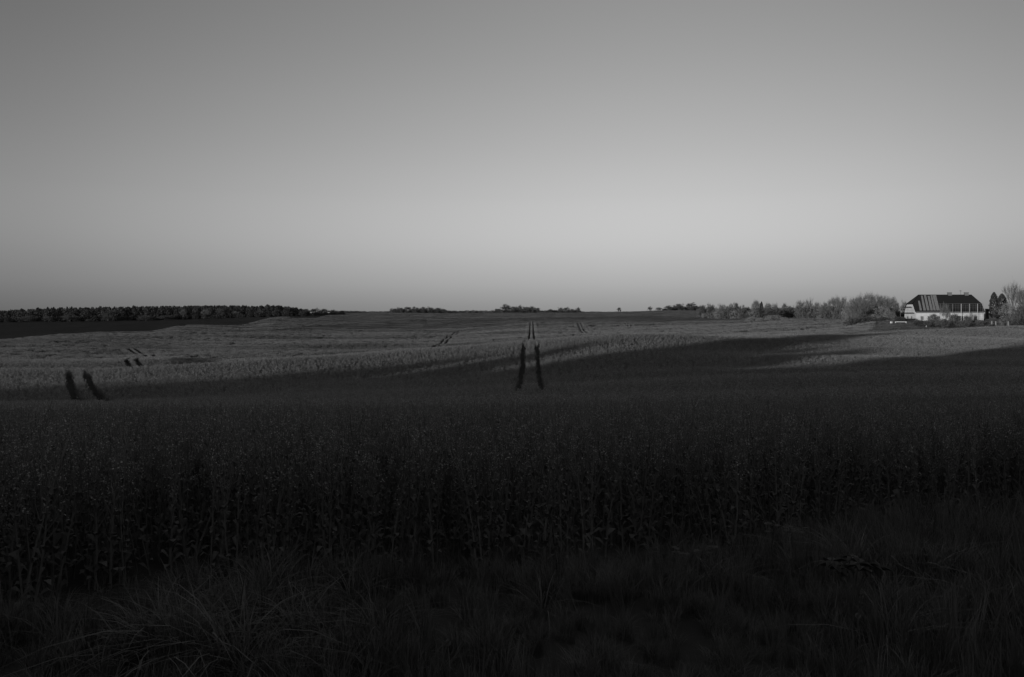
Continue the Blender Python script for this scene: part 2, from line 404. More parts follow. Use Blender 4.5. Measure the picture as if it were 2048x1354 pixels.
# ------------------------------------------------------------------ rapeseed
M_leaf = mat('rape_leaf', .105, .6, var=.3, scale=3, rand=.18, trans=.15, spec=.3)
M_stem = mat('rape_stem', .13, .6, rand=.2, spec=.3)
M_flower = mat('rape_flower', .36, .8, rand=.25, trans=.25, spec=.1)
M_canopy = mat('rape_canopy', .235, .85, rand=.10, trans=.12, spec=.1)
def proto(name, mb, mats):
    return bpy.data.objects.new(name, mb.mesh(name, mats))
def rape_plant(seed, head=1.0):
    r = random.Random(seed); b = MB(); h = r.uniform(.92, 1.12)
    lean = Vector((r.uniform(-.06, .06), r.uniform(-.06, .06), 0))
    def sp(t): return Vector((lean.x * t * t * 2, lean.y * t * t * 2, h * t))
    b.tube([sp(t) for t in (0, .3, .6, .85, 1)], [.009, .008, .0065, .004, .0025], 4, 1)
    for k in range(17):
        t = .05 + .80 * k / 16 + r.uniform(-.03, .03); a = k * 2.4 + r.uniform(-.4, .4)
        ln = (.155 - .10 * t) * r.uniform(.7, 1.25); d = Vector((math.cos(a), math.sin(a), r.uniform(1.1, 2.8) if k > 3 else r.uniform(.8, 1.8)))
        p = sp(t)
        up = Vector((0, 0, 1))
        sdv = d.normalized().cross(up).normalized(); w = ln * r.uniform(.22, .36); dn = d.normalized()
        m1_ = p + dn * ln * .35; m2_ = p + dn * ln * .7 + Vector((0, 0, -.10 * ln)); e_ = p + Vector((dn.x, dn.y, 0)) * ln * 1.1 + Vector((0, 0, dn.z * ln * .7 - ln * r.uniform(.05, .35)))
        b.add([p, m1_ - sdv * w * .35, m1_ + sdv * w * .35, m2_ - sdv * w * .55, m2_ + sdv * w * .55, e_], [(0, 1, 2), (1, 3, 4, 2), (3, 5, 4)], 0)
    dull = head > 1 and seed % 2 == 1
    for k in range(8):
        t = .50 + .50 * k / 7; a = r.uniform(0, 6.28)
        ln = r.uniform(.14, .30) * (1.25 - t * .6) if k < 7 else .02
        p = sp(t); q = p + Vector((math.cos(a) * .28, math.sin(a) * .28, 1)).normalized() * ln
        b.tube([p, (p + q) / 2 + Vector((math.cos(a), math.sin(a), 0)) * .012, q], [.0035, .003, .0022], 3, 1)
        bloom = r.random() < (.4 if head == 1 else .7)
        for j in range(11):
            c = q + Vector((r.gauss(0, .012), r.gauss(0, .012), r.uniform(-.06, .02)))
            s_ = r.uniform(.005, .0085) * (1 if j < 6 else .6) * head
            if head > 1: c += Vector((r.gauss(0, .02), r.gauss(0, .02), r.uniform(-.08, .0)))
            u = Vector((r.gauss(0, 1), r.gauss(0, 1), r.gauss(0, .5))).normalized(); w_ = u.cross(Vector((r.gauss(0, 1), r.gauss(0, 1), 1))).normalized()
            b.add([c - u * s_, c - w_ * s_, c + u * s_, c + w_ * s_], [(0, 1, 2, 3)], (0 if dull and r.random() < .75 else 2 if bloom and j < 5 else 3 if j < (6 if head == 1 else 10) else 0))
    return proto('rape_plant', b, [M_leaf, M_stem, M_flower, M_canopy])
def rape_clump(seed, w, n, leafn, fs, h0=1.0, wide=1.0):
    """a bunch of n simplified plants over a w by w square"""
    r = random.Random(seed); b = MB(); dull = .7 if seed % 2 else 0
    for i in range(n):
        x = r.uniform(-w / 2, w / 2); y = r.uniform(-w / 2, w / 2); h = h0 * r.uniform(.82, 1.12); a = r.uniform(0, 6.28)
        dx, dy = math.cos(a) * .012 * wide, math.sin(a) * .012 * wide; lx, ly = r.uniform(-.05, .05), r.uniform(-.05, .05)
        b.add([(x - dx, y - dy, 0), (x + dx, y + dy, 0), (x + lx + dx * .4, y + ly + dy * .4, h), (x + lx - dx * .4, y + ly - dy * .4, h)], [(0, 1, 2, 3)], 1)
        for k in range(leafn):
            t = r.uniform(.35, 1.0); aa = r.uniform(0, 6.28); ln = (.20 - .10 * t) * r.uniform(.8, 1.3) * wide
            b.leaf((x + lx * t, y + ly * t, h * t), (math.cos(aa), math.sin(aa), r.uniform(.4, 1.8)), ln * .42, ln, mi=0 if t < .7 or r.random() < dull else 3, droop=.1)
        for k in range(fs):
            c = Vector((x + lx + r.gauss(0, .045 * wide), y + ly + r.gauss(0, .045 * wide), h * r.uniform(.86, 1.04)))
            s_ = r.uniform(.011, .02) * wide
            u = Vector((r.gauss(0, 1), r.gauss(0, 1), r.gauss(0, .6))).normalized(); w_ = u.cross(Vector((r.gauss(0, 1), r.gauss(0, 1), 1))).normalized()
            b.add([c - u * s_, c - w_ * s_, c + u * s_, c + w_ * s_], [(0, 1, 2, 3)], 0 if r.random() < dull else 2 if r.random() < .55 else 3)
    return proto('rape_clump', b, [M_leaf, M_stem, M_flower, M_canopy])
def build_crop():
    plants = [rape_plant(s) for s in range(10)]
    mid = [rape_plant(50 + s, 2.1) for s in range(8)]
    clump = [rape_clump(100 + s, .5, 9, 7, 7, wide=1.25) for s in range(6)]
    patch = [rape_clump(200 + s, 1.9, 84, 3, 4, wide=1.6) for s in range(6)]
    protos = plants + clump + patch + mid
    P = []; RT = []; SC = []; IX = []
    def put(x, y, s, hs, base, n, keep_tracks=0.0, tilt=.05, kinds=(0,), dz=0.0):
        td = track_dist(x, y); k = field_kind(x, y)
        ok = (td > keep_tracks) & np.isin(k, kinds)
        x = x[ok]; y = y[ok]; s = s[ok]; m = len(x)
        sd_ = sowndepth(x, y)
        z = topz(x, y) - np.maximum(sd_, .55 * hs) + dz
        # sown rows grow unevenly: taller and shorter swaths
        hv = hs * (1 + .13 * wav(x * .3, y, 26) + .10 * wav(x * .3, y + 77, 60)) * (rng.uniform(.92, 1.08, m) if base else rng.uniform(.8, 1.12, m))
        P.append(np.c_[x, y, z]); RT.append(np.c_[rng.normal(0, tilt, m), rng.normal(0, tilt, m), rng.uniform(0, 6.28, m)])
        SC.append(np.c_[s, s, hv]); 
        d_ = np.maximum(y, np.abs(x)); pxx = 1024 + F * x / np.maximum(y, 1)
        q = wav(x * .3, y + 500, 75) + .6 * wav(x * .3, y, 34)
        late_shade = .12 + .75 * ssm(-.2, 1.3, q) + .5 * ssm(420, 250, pxx) * ssm(280, 330, d_) * ssm(440, 390, d_) + .45 * ssm(150, 200, d_) * ssm(330, 250, d_) * ssm(560, 740, pxx) * ssm(1040, 900, pxx)  # share of duller plants: uneven bloom, plus hillside shade put into crop colour
        late_shade = np.where(y > 33, late_shade, .5)
        IX.append(base + rng.integers(0, n // 2, m) * 2 + (rng.random(m) < late_shade))
    def wedge(d0, d1, dens, jit=1.0):
        """uniformly random points of the ground seen between two distances (and a little to both sides)"""
        tmax = .74
        n = int(dens * tmax * (d1 * d1 - d0 * d0))
        y = np.sqrt(rng.uniform(d0 * d0, d1 * d1, n)); x = rng.uniform(-tmax, tmax, n) * y
        return x, y
    # near plants, also a strip beyond both sides of the frame
    n = int(50 * 30 * 14); x = rng.uniform(-14, 16, n); y = rng.uniform(2, 16, n)
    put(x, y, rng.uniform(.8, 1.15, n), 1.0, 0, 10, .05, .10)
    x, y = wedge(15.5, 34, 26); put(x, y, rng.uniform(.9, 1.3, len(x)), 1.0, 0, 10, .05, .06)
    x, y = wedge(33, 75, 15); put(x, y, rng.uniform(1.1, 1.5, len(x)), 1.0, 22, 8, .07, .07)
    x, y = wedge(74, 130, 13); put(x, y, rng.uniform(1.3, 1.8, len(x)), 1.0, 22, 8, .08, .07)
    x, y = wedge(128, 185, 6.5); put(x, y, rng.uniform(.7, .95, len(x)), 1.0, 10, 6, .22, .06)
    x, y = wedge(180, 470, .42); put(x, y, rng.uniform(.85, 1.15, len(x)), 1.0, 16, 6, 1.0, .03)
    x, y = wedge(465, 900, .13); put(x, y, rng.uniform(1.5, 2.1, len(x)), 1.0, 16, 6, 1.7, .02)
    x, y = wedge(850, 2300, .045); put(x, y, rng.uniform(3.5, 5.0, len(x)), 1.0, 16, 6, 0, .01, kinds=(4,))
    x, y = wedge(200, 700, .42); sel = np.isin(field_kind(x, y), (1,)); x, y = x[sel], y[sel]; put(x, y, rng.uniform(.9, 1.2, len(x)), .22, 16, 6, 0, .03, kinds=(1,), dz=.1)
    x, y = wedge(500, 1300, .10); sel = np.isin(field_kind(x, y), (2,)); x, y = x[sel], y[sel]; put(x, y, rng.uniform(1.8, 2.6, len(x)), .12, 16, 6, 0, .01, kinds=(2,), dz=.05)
    # rims of the tramlines far out
    for Pn, hw in TL:
        q = np.repeat(Pn, 34 if Pn[0, 1] > 200 or True else 8, axis=0); q = q[q[:, 1] > 170]
        if not len(q): continue
        q = q + rng.uniform(-2.4, 2.4, q.shape)
        put(q[:, 0], q[:, 1], np.full(len(q), 1.1), 1.0, 10, 6, .3, .05)
    P_, R_, S_, I_ = map(np.concatenate, (P, RT, SC, IX))
    print('crop instances', len(P_))
    o = scatter('rapeseed_crop', protos, P_, R_, S_, I_)
    tag(o, 'tall flowering rapeseed covering the rolling field up to the hedges', 'crop', kind='stuff')
build_crop()

# ------------------------------------------------------------------ verge grass
M_grass = mat('grass_blade', .10, .5, rand=.35, var=.25, scale=4, trans=.2, spec=.35)
def tuft(seed, n, h, spread, arch, w=.0045):
    r = random.Random(seed); b = MB()
    for i in range(n):
        a = r.uniform(0, 6.28); rr = spread * math.sqrt(r.random()); x, y = math.cos(a) * rr, math.sin(a) * rr
        hh = h * r.uniform(.55, 1.15); ar = arch * r.uniform(.15, 1.5); da = a + r.gauss(0, .9); ux, uy = math.cos(da), math.sin(da)
        sx_, sy_ = -uy, ux; ww = w * r.uniform(.6, 1.5); vs = []
        seg = 5
        for k in range(seg + 1):
            t = k / seg
            fx = ar * hh * t * t * 1.1
            fz = hh * (t - .55 * min(ar, 1.4) * t ** 3 * .9)
            q = ww * (1 - t ** 1.6) * (.75 + .5 * math.sin(t * 3)) + .0004
            vs += [(x + ux * fx - sx_ * q, y + uy * fx - sy_ * q, fz), (x + ux * fx + sx_ * q, y + uy * fx + sy_ * q, fz)]
        b.add(vs, [(2 * k, 2 * k + 1, 2 * k + 3, 2 * k + 2) for k in range(seg)], 0)
    return proto('grass_tuft', b, [M_grass])
def build_grass():
    pr = [tuft(s, 46, .36, .10, .42, .0030) for s in range(5)] + [tuft(20 + s, 34, .56, .11, 1.15, .0037) for s in range(4)] + [tuft(40 + s, 26, .5, .07, .22, .0032) for s in range(3)]
    n = 32000
    x = rng.uniform(-11, 15, n); y = rng.uniform(-1.5, 15, n)
    ok = (y < edge_y(x) + rng.normal(.1, .25, n)) & (np.hypot(x, y) > .7); x, y = x[ok], y[ok]; n = len(x)
    lush = wav(x * 10, y * 10, 14)
    tus = np.exp(-(((x + 1.85) / .75) ** 2 + ((y - 4.7) / .75) ** 2))
    right = ssm(.5, 4, x)
    s = .50 + .10 * lush + .22 * right + tus * .30
    s *= rng.uniform(.8, 1.25, n)
    i = np.where(rng.random(n) < .03 + .5 * tus, 5 + rng.integers(0, 4, n), np.where(rng.random(n) < .3 + .35 * right, 9 + rng.integers(0, 3, n), rng.integers(0, 5, n)))
    z = gz(x, y) - .01
    o = scatter('verge_grass', pr, np.c_[x, y, z], np.c_[rng.normal(0, .13, n), rng.normal(0, .13, n), rng.uniform(0, 6.28, n)], np.c_[s, s, s * rng.uniform(.8, 1.15, n)], i)
    tag(o, 'long arching grass on the dark verge in front of the crop', 'grass', kind='stuff')
build_grass()

# ------------------------------------------------------------------ trees
M_bark = mat('bark', .10, .9, var=.3, scale=2, bump=.4, spec=.1)
M_bark_pale = mat('pale_bark', .30, .9, var=.2, scale=2, spec=.1)
M_twig = mat('twig', .145, .9, var=.2, scale=.6, rand=.12, spec=.05)
M_crown = mat('tree_leaf', .10, .85, var=.35, scale=.5, rand=.15, trans=.15, spec=.1)
M_dark = mat('conifer_leaf', .045, .85, var=.3, scale=.6, rand=.12, spec=.05)
M_under = mat('undergrowth_leaf', .065, .85, var=.3, scale=.6, rand=.25, spec=.05)
M_pale = mat('blossom', .30, .85, var=.2, scale=.6, rand=.10, trans=.15, spec=.05)
M_pine = mat('pine_leaf', .055, .9, var=.1, scale=.3, rand=.08, spec=.05)
M_fwood = mat('wood_leaf', .062, .9, var=.1, scale=.3, rand=.1, spec=.05)

def tree_parts(seed, kind):
    """trunk with limbs and a crown for a tree of unit height and unit spread; returns two meshes"""
    r = random.Random(seed); g = np.random.default_rng(seed)
    tb = MB(); tips = []
    if kind in ('conifer', 'columnar'):
        tb.tube([(0, 0, 0), (.004, 0, .5), (0, 0, .97)], [.022, .014, .003], 6)
        n = 3200 if kind == 'conifer' else 2600
        t = g.uniform(.06, 1, n) ** .85
        prof = (1 - t) ** .75 * .5 if kind == 'conifer' else np.sin(np.clip(t, .02, 1) ** .8 * math.pi) ** .5 * .46
        lump = 1 + (.22 if kind == 'conifer' else .07) * np.sin(t * 37 + seed) + .05 * np.sin(t * 83)
        a = g.uniform(0, 6.28, n); rr = prof * lump * np.sqrt(g.uniform(.25, 1, n))
        cen = np.c_[np.cos(a) * rr, np.sin(a) * rr, t]
        v, f = rand_quads(cen, .034, g, .6)
        m = MB(); m.v = v.tolist(); m.f = f.tolist(); m.m = [0] * len(f)
        for k in range(7):
            z = r.uniform(.15, .8); a_ = r.uniform(0, 6.28); tb.tube([(0, 0, z), (math.cos(a_) * .2, math.sin(a_) * .2, z - .03)], [.007, .002], 4)
        return tb.mesh('trunk', [M_bark]), m.mesh('crown', [M_dark])
    bush = kind in ('bush', 'blossom_bush', 'dark_bush')
    base = {'bush': .02, 'blossom_bush': .02, 'dark_bush': .02}.get(kind, .26 if kind != 'willow' else .16)
    levels = 3
    def grow(p, d, ln, rad, lv):
        q = p + d * ln * .5 + Vector((r.gauss(0, .02), r.gauss(0, .02), 0)) * ln
        e = p + d * ln
        tb.tube([p, q, e], [rad, rad * .8, rad * .55], 5 if lv == 0 else 4 if lv == 1 else 3)
        if lv >= levels: tips.append((e, d, ln)); return
        tips.append((q, d, ln)) if lv == levels - 1 else None
        k = r.choice((3, 4)) if lv < 2 else 3
        a0 = r.uniform(0, 6.28)
        for i in range(k):
            a = a0 + i * 6.28 / k + r.uniform(-.5, .5); sp = r.uniform(.35, .95) if kind != 'upright' else r.uniform(.15, .5)
            side = d.orthogonal().normalized(); side.rotate(Matrix.Rotation(a, 3, d))
            nd_ = (d + side * sp + Vector((0, 0, .12))).normalized()
            grow(e if r.random() < .6 else q.lerp(e, r.random()), nd_, ln * r.uniform(.62, .85), rad * .5, lv + 1)
    if bush:
        for i in range(5):
            a = i * 1.256 + r.random(); grow(Vector((0, 0, 0)), Vector((math.cos(a) * .55, math.sin(a) * .55, 1)).normalized(), .32, .012, 1)
    else:
        tb.tube([(0, 0, -.02), (r.uniform(-.01, .01), 0, base * .6), (0, 0, base)], [.028, .021, .018], 7)
        for i in range(4):
            a = i * 1.57 + r.random(); sp = .75 if kind != 'upright' else .35
            if kind == 'willow': sp = 1.0
            grow(Vector((0, 0, base * r.uniform(.8, 1.0))), Vector((math.cos(a) * sp, math.sin(a) * sp, 1)).normalized(), r.uniform(.24, .3), .013, 1)
        grow(Vector((0, 0, base)), Vector((r.uniform(-.1, .1), 0, 1)).normalized(), .32, .015, 1)
    T = np.array([list(t[0]) for t in tips]); D = np.array([list(t[1]) for t in tips])
    # fit the limbs into a rounded crown of unit spread and height
    c0 = {'willow': .10, 'broad': .03, 'blossom': .08, 'bare': .16, 'upright': .30}.get(kind, .0)
    ch = (1 - c0) / 2; cz = c0 + ch
    sx_ = np.percentile(np.hypot(T[:, 0], T[:, 1]), 90); hz = np.percentile(T[:, 2], 90)
    kx = .40 / sx_; kz = .84 / hz
    tv = np.array(tb.v); tv[:, 2] *= kz; blend = np.clip(tv[:, 2] / max(base, .05), 0, 1)
    tv[:, 0] *= 1 + (kx - 1) * blend; tv[:, 1] *= 1 + (kx - 1) * blend
    def fit(P):
        rr_ = np.hypot(P[:, 0], P[:, 1]); cap = cz + ch * np.sqrt(np.clip(1 - (rr_ / .5) ** 2, .02, 1)) * .97
        P[:, 2] = np.where(P[:, 2] > cap * .9, cap * .9 + (P[:, 2] - cap * .9) * .12, P[:, 2]); q = np.minimum(1, .49 / np.maximum(rr_, 1e-3))
        P[:, 0] *= q; P[:, 1] *= q
        return P
    tb.v = fit(tv).tolist(); T = fit(T * [kx, kx, kz])
    m = MB(); m.v = []; m.f = []
    # clusters of foliage spread through the crown, each a lobe of its own
    nb = {'willow': 60, 'broad': 44, 'blossom': 34, 'bare': 40, 'upright': 34}.get(kind, 26)
    bb = g.normal(size=(nb, 3)); bb /= np.linalg.norm(bb, axis=1)[:, None]; bb[:, 2] = np.where(bb[:, 2] < (-.9 if kind in ('broad', 'blossom') else -.5), -bb[:, 2], bb[:, 2])
    bb *= g.uniform(.35, .93, (nb, 1)) * [.5, .5, ch]; bb *= 1 + .18 * np.sin(bb[:, :1] * 17 + bb[:, 1:2] * 13 + seed); bb[:, 2] += cz
    if bush: bb[:, 2] = np.abs(bb[:, 2] - .08)
    ntip = len(T); D = np.r_[D, (bb - [0, 0, c0 * .6]) / np.linalg.norm(bb - [0, 0, c0 * .6], axis=1)[:, None]]; T = np.r_[T, bb]
    ntw = {'bare': 22, 'upright': 16, 'willow': 18, 'broad': 8}.get(kind, 9)
    nb_t = {'bare': 34, 'upright': 9, 'willow': 46, 'broad': 14}.get(kind, 12)
    rep_ = np.r_[np.full(ntip, ntw), np.full(nb, nb_t)]
    cc = np.repeat(T, rep_, 0); dd = np.repeat(D, rep_, 0) + g.normal(0, .34, (len(cc), 3)) + [0, 0, .35]
    cc = cc + g.normal(0, .03, cc.shape) * np.repeat(np.r_[np.full(ntip, .6), np.full(nb, 1.6)], rep_)[:, None]
    dd /= np.linalg.norm(dd, axis=1)[:, None]; ln = g.uniform(.05, .17, (len(cc), 1))
    s_ = np.cross(dd, g.normal(size=dd.shape)); s_ /= np.linalg.norm(s_, axis=1)[:, None]; w = .0017 if not bush else .0035
    p0 = cc - dd * ln * .4; p1 = cc + dd * ln * .6
    v = np.stack([p0 - s_ * w, p0 + s_ * w, p1 + s_ * w * .4, p1 - s_ * w * .4], 1).reshape(-1, 3); v[:, 2] = np.abs(v[:, 2]); f = np.arange(len(v)).reshape(-1, 4)
    mi = [0] * len(f)
    nl = {'bare': 3, 'upright': 1, 'willow': 3, 'broad': 6, 'blossom': 10, 'bush': 12, 'blossom_bush': 22, 'dark_bush': 16}[kind]
    nlb = {'bare': 6, 'upright': 1, 'willow': 6, 'broad': 95, 'blossom': 46, 'bush': 40, 'blossom_bush': 50, 'dark_bush': 60}[kind]
    rep_ = np.r_[np.full(ntip, nl), np.full(nb, nlb)]
    cl = np.repeat(T, rep_, 0) + g.normal(0, .038 if not bush else .06, (rep_.sum(), 3)) * np.repeat(np.r_[np.full(ntip, .8), np.full(nb, 1.25)], rep_)[:, None]
    cl[:, 2] = np.abs(cl[:, 2])
    v2, f2 = rand_quads(cl, (.016 if kind == 'broad' else .012) if not bush else .022, g, .8)
    off = len(v); V = np.r_[v, v2]; FF = f.tolist() + (f2 + off).tolist()
    m.v = V.tolist(); m.f = FF; m.m = mi + [1] * len(f2)
    lm = {'blossom': M_pale, 'blossom_bush': M_pale, 'dark_bush': M_under}.get(kind, M_crown)
    tbm = tb.mesh('trunk', [M_bark]); cm = m.mesh('crown', [M_twig, lm])
    return tbm, cm
_cache = {}
def parts_for(kind, var):
    k = (kind, var)
    if k not in _cache: _cache[k] = tree_parts(hash_seed(kind) + var * 13, kind)
    return _cache[k]
def hash_seed(s): return sum((i + 1) * ord(c) for i, c in enumerate(s)) % 997
NAMES = {'broad': ('leafy_tree', 'tree'), 'bare': ('bare_tree', 'tree'), 'upright': ('bare_tree', 'tree'), 'willow': ('spreading_tree', 'tree'), 'blossom': ('blossoming_tree', 'tree'),
         'bush': ('bush', 'bush'), 'blossom_bush': ('blossoming_bush', 'bush'), 'dark_bush': ('bush', 'bush'), 'conifer': ('conifer', 'conifer'), 'columnar': ('conifer', 'conifer')}
tree_n = [0]
def tree(kind, px, d, top, wpx, label, group=None, depth=None, sink=0.0, cat=None):
    x = at(px, d); z = gz1(x, d) - .15
    h = CAMZ + (HY - top) / F * d - z
    w = wpx / F * d
    nm, ct = NAMES[kind]
    o = bpy.data.objects.new(nm, None); C.objects.link(o); o.empty_display_size = 1
    o.location = (x, d, z); o.rotation_euler = (0, 0, random.uniform(0, 6.28)); o.scale = (w * 1.04, w * 1.04, h)
    tag(o, label, cat or ct, group)
    tree_n[0] += 1
    t, c = parts_for(kind, tree_n[0] % (6 if kind in ('bare', 'broad') else 3))
    for n_, me in (('stems' if kind in ('bush', 'blossom_bush', 'dark_bush') else 'trunk', t), ('crown', c)):
        q = bpy.data.objects.new(n_, me); C.objects.link(q); q.parent = o
    return o

GH = 'trees of the hedgerow running to the farmhouse'
RIGHT = [
 ('broad', 1318, 1450, 614.5, 16, 'smallest low tree at the far hilltop end of the hedgerow'),
 ('broad', 1338, 1450, 611, 20, 'second low round tree from the far hilltop end of the hedgerow'),
 ('broad', 1357, 1450, 606.5, 26, 'third and broadest round tree on the far hilltop of the hedgerow'),
 ('broad', 1382, 1440, 605.5, 26, 'fourth round tree on the far hilltop, where the hedgerow starts downhill'),
 ('broad', 1405, 900, 608, 24, 'round leafy tree just below the hilltop end of the hedgerow'),
 ('broad', 1423, 850, 606, 22, 'grey leafy tree behind the two smallest pale bushes of the hedgerow'),
 ('bare', 1446, 800, 607, 26, 'broad half bare tree standing over two small pale bushes'),
 ('broad', 1461, 780, 608, 18, 'narrow leafy tree next to the tree with a pale trunk'),
 ('broad', 1473, 760, 603.5, 20, 'leafy tree with a bright pale trunk in the hedgerow'),
 ('broad', 1492, 700, 612, 28, 'low wide leafy tree before the tall hedgerow tree'),
 ('bare', 1513, 650, 598.5, 22, 'tall light topped tree with a dark conifer right beside it'),
 ('bare', 1536, 640, 604.5, 22, 'thin bare tree just past the slim dark conifer'),
 ('bare', 1550, 620, 605.5, 14, 'slim bare tree rising over the big dark bush'),
 ('broad', 1572, 600, 608, 30, 'low leafy tree between the big dark bush and the paired bare trees'),
 ('bare', 1600, 560, 600, 26, 'first of two paired bare trees midway along the hedgerow'),
 ('bare', 1618, 560, 597.5, 24, 'taller second of two paired bare trees midway along the hedgerow'),
 ('bare', 1633, 550, 602, 18, 'slender bare tree just behind the taller paired tree'),
 ('bare', 1650, 500, 603, 24, 'low bare tree before the two tall wiry trees'),
 ('bare', 1667, 480, 591.5, 28, 'tall bare tree with a dense dark top near the shed'),
 ('bare', 1683, 470, 592, 30, 'wiry open bare tree with sky showing through it'),
 ('blossom', 1700, 345, 603, 30, 'pale blossoming tree on the outer side of the shed'),
 ('bare', 1727, 318, 589, 40, 'dense bare tree in front of the outer shed roof slope'),
 ('bare', 1712, 322, 592, 40, 'bare tree at the outer edge of the big clump over the shed'),
 ('willow', 1737, 352, 586, 50, 'biggest spreading tree, rising highest over the shed roof'),
 ('willow', 1762, 350, 588, 46, 'spreading tree right beside the biggest one above the shed'),
 ('bare', 1780, 322, 592, 34, 'bare tree closing the big clump on the side of the white house'),
 ('bare', 1792, 372, 604, 20, 'low thin bare tree between the big clump and the white house'),
 ('bare', 1808, 400, 601, 18, 'faint twiggy tree peeping up behind the gable of the white house'),
 ('bare', 1893, 330, 589.5, 18, 'faint treetop just showing above the ridge of the white house'),
]
for a in RIGHT: tree(a[0], *a[1:], group=GH)
cx = tree('columnar', 1523, 648, 603.5, 9, 'slim dark conifer standing in the hedgerow beside the tall tree')
tree('blossom', 1764, 305, 609, 34, 'pale leafed tree standing in front of the shed')
tree('blossom', 1748, 300, 626, 26, 'small pale leafed tree leaning at the foot of the shed')
tree('blossom', 1780, 300, 622, 24, 'small pale tree at the house end of the shed')
tree('dark_bush', 1548, 585, 616, 44, 'big dark rounded bush behind the widest pale bush')
for a in [(1408, 880, 626, 10, 'pale low bush where the hilltop hedgerow meets the field'),
          (1437, 820, 628, 18, 'small bright blossoming bush, first of a close pair by the hedgerow'),
          (1450, 815, 627, 10, 'narrow bright blossoming bush, second of a close pair by the hedgerow'),
          (1478, 760, 634.5, 12, 'tiny pale bush under the tree with a pale trunk'),
          (1503, 470, 634, 20, 'pale domed bush at the field edge before the widest one'),
          (1520, 465, 635, 18, 'low pale bush filling the gap before the widest blossoming bush'),
          (1546, 462, 629, 34, 'widest pale blossoming bush at the field edge under the dark bush'),
          (1568, 458, 634, 14, 'small pale bush leaning at the end of the widest one')]:
    tree('blossom_bush', *a, group='pale bushes along the hedgerow')
# round the house
tree('bare', 1891, 238, 606, 22, 'slender young tree standing before the middle of the white house')
tree('bush', 1868, 240, 626, 24, 'thin bush against the white wall beside the slender young tree')
tree('bush', 1908, 238, 626, 26, 'dense bush on the far side of the slender young tree by the wall')
tree('bush', 1934, 240, 630, 20, 'rounded bush before the wall near the far corner of the white house')
tree('bush', 1957, 238, 638, 18, 'low dark bush at the far corner of the white house')
tree('dark_bush', 1838, 238, 639, 24, 'low dark bush at the gable corner of the white house')
tree('bush', 1856, 236, 642, 20, 'low scrubby bush next to the white marker post')
tree('bush', 1886, 234, 636, 30, 'low wide dark bush at the foot of the slender young tree')
tree('bush', 1925, 235, 640, 30, 'long low dark bush between the two wall bushes')
tree('dark_bush', 1800, 262, 633, 26, 'dark bush behind the long pale bar next to the house')
tree('bush', 1822, 262, 636, 26, 'loose bush below the gable of the white house')
tree('dark_bush', 1708, 300, 634, 36, 'wide undergrowth bush at the outer wall of the shed')
tree('dark_bush', 1768, 296, 634, 30, 'dark undergrowth bush between the small pale leafed trees')
tree('dark_bush', 1730, 298, 629, 40, 'dark undergrowth bush under the biggest spreading tree')
tree('columnar', 1988, 268, 585, 19, 'taller dark columnar conifer standing next to the white house')
tree('columnar', 2004, 282, 588, 24, 'second dark conifer, behind the pale leafed tree by the fence posts')
tree('upright', 2026, 275, 561, 40, 'tallest bare tree with an open fan of branches against the sky')
tree('bare', 2047, 262, 574, 40, 'bare tree cut by the edge of the photo beside the tallest one')
tree('blossom', 2014, 248, 601, 36, 'pale leafed tree in front of the tallest bare tree')
tree('bush', 2040, 244, 606, 34, 'grey green bush below the bare trees at the edge of the photo')
tree('dark_bush', 2052, 240, 634, 44, 'low dark bush on the grass at the edge of the photo')
tree('broad', 2075, 255, 600, 44, 'leafy tree just past the edge bushes beside the grass')
# far copses
GC = 'trees of the distant copses on the skyline'
COP = [(789, 616, 16, 'first low tree at the outer end of the long distant copse'), (801, 614, 18, 'second tree of the long distant copse'), (815, 613, 20, 'rounded third tree of the long distant copse'),
       (830, 613.5, 20, 'middle tree of the long distant copse'), (846, 613, 20, 'fifth tree of the long distant copse, just past its middle'), (860, 614, 20, 'sixth tree of the long distant copse'),
       (876, 614.5, 20, 'dark round tree next to last in the long distant copse'), (889, 618, 12, 'lowest last tree trailing off the long distant copse'),
       (996, 617, 18, 'low tree leading into the dense distant copse over the tramlines'), (1012, 608.5, 24, 'tallest tree of the dense distant copse'), (1027, 612, 20, 'tree just after the tallest in the dense distant copse'),
       (1040, 611, 22, 'middle tree of the dense distant copse over the tramlines'), (1053, 612.5, 22, 'dark tree past the middle of the dense distant copse'), (1064, 612, 18, 'next to last round tree of the dense distant copse'), (1075, 615, 14, 'last lower tree of the dense distant copse'),
       (1100, 618.5, 14, 'very low tree in the gap between two distant copses'), (1122, 614.5, 16, 'first round tree of the small distant copse'), (1133, 614.5, 16, 'second tree of the small distant copse'), (1144, 617, 14, 'lowest tree of the small distant copse'), (1156, 614, 10, 'single upright tree just off the small distant copse'),
       (1238, 614.5, 10, 'tiny lone tree on the empty skyline, nearer the small copse'), (1300, 613, 10, 'tiny lone tree on the skyline near the hilltop hedgerow')]
for a in COP:
    tree('broad', a[0], 1750 if a[0] < 1200 else 1900, a[1], a[2], a[3], group=GC)
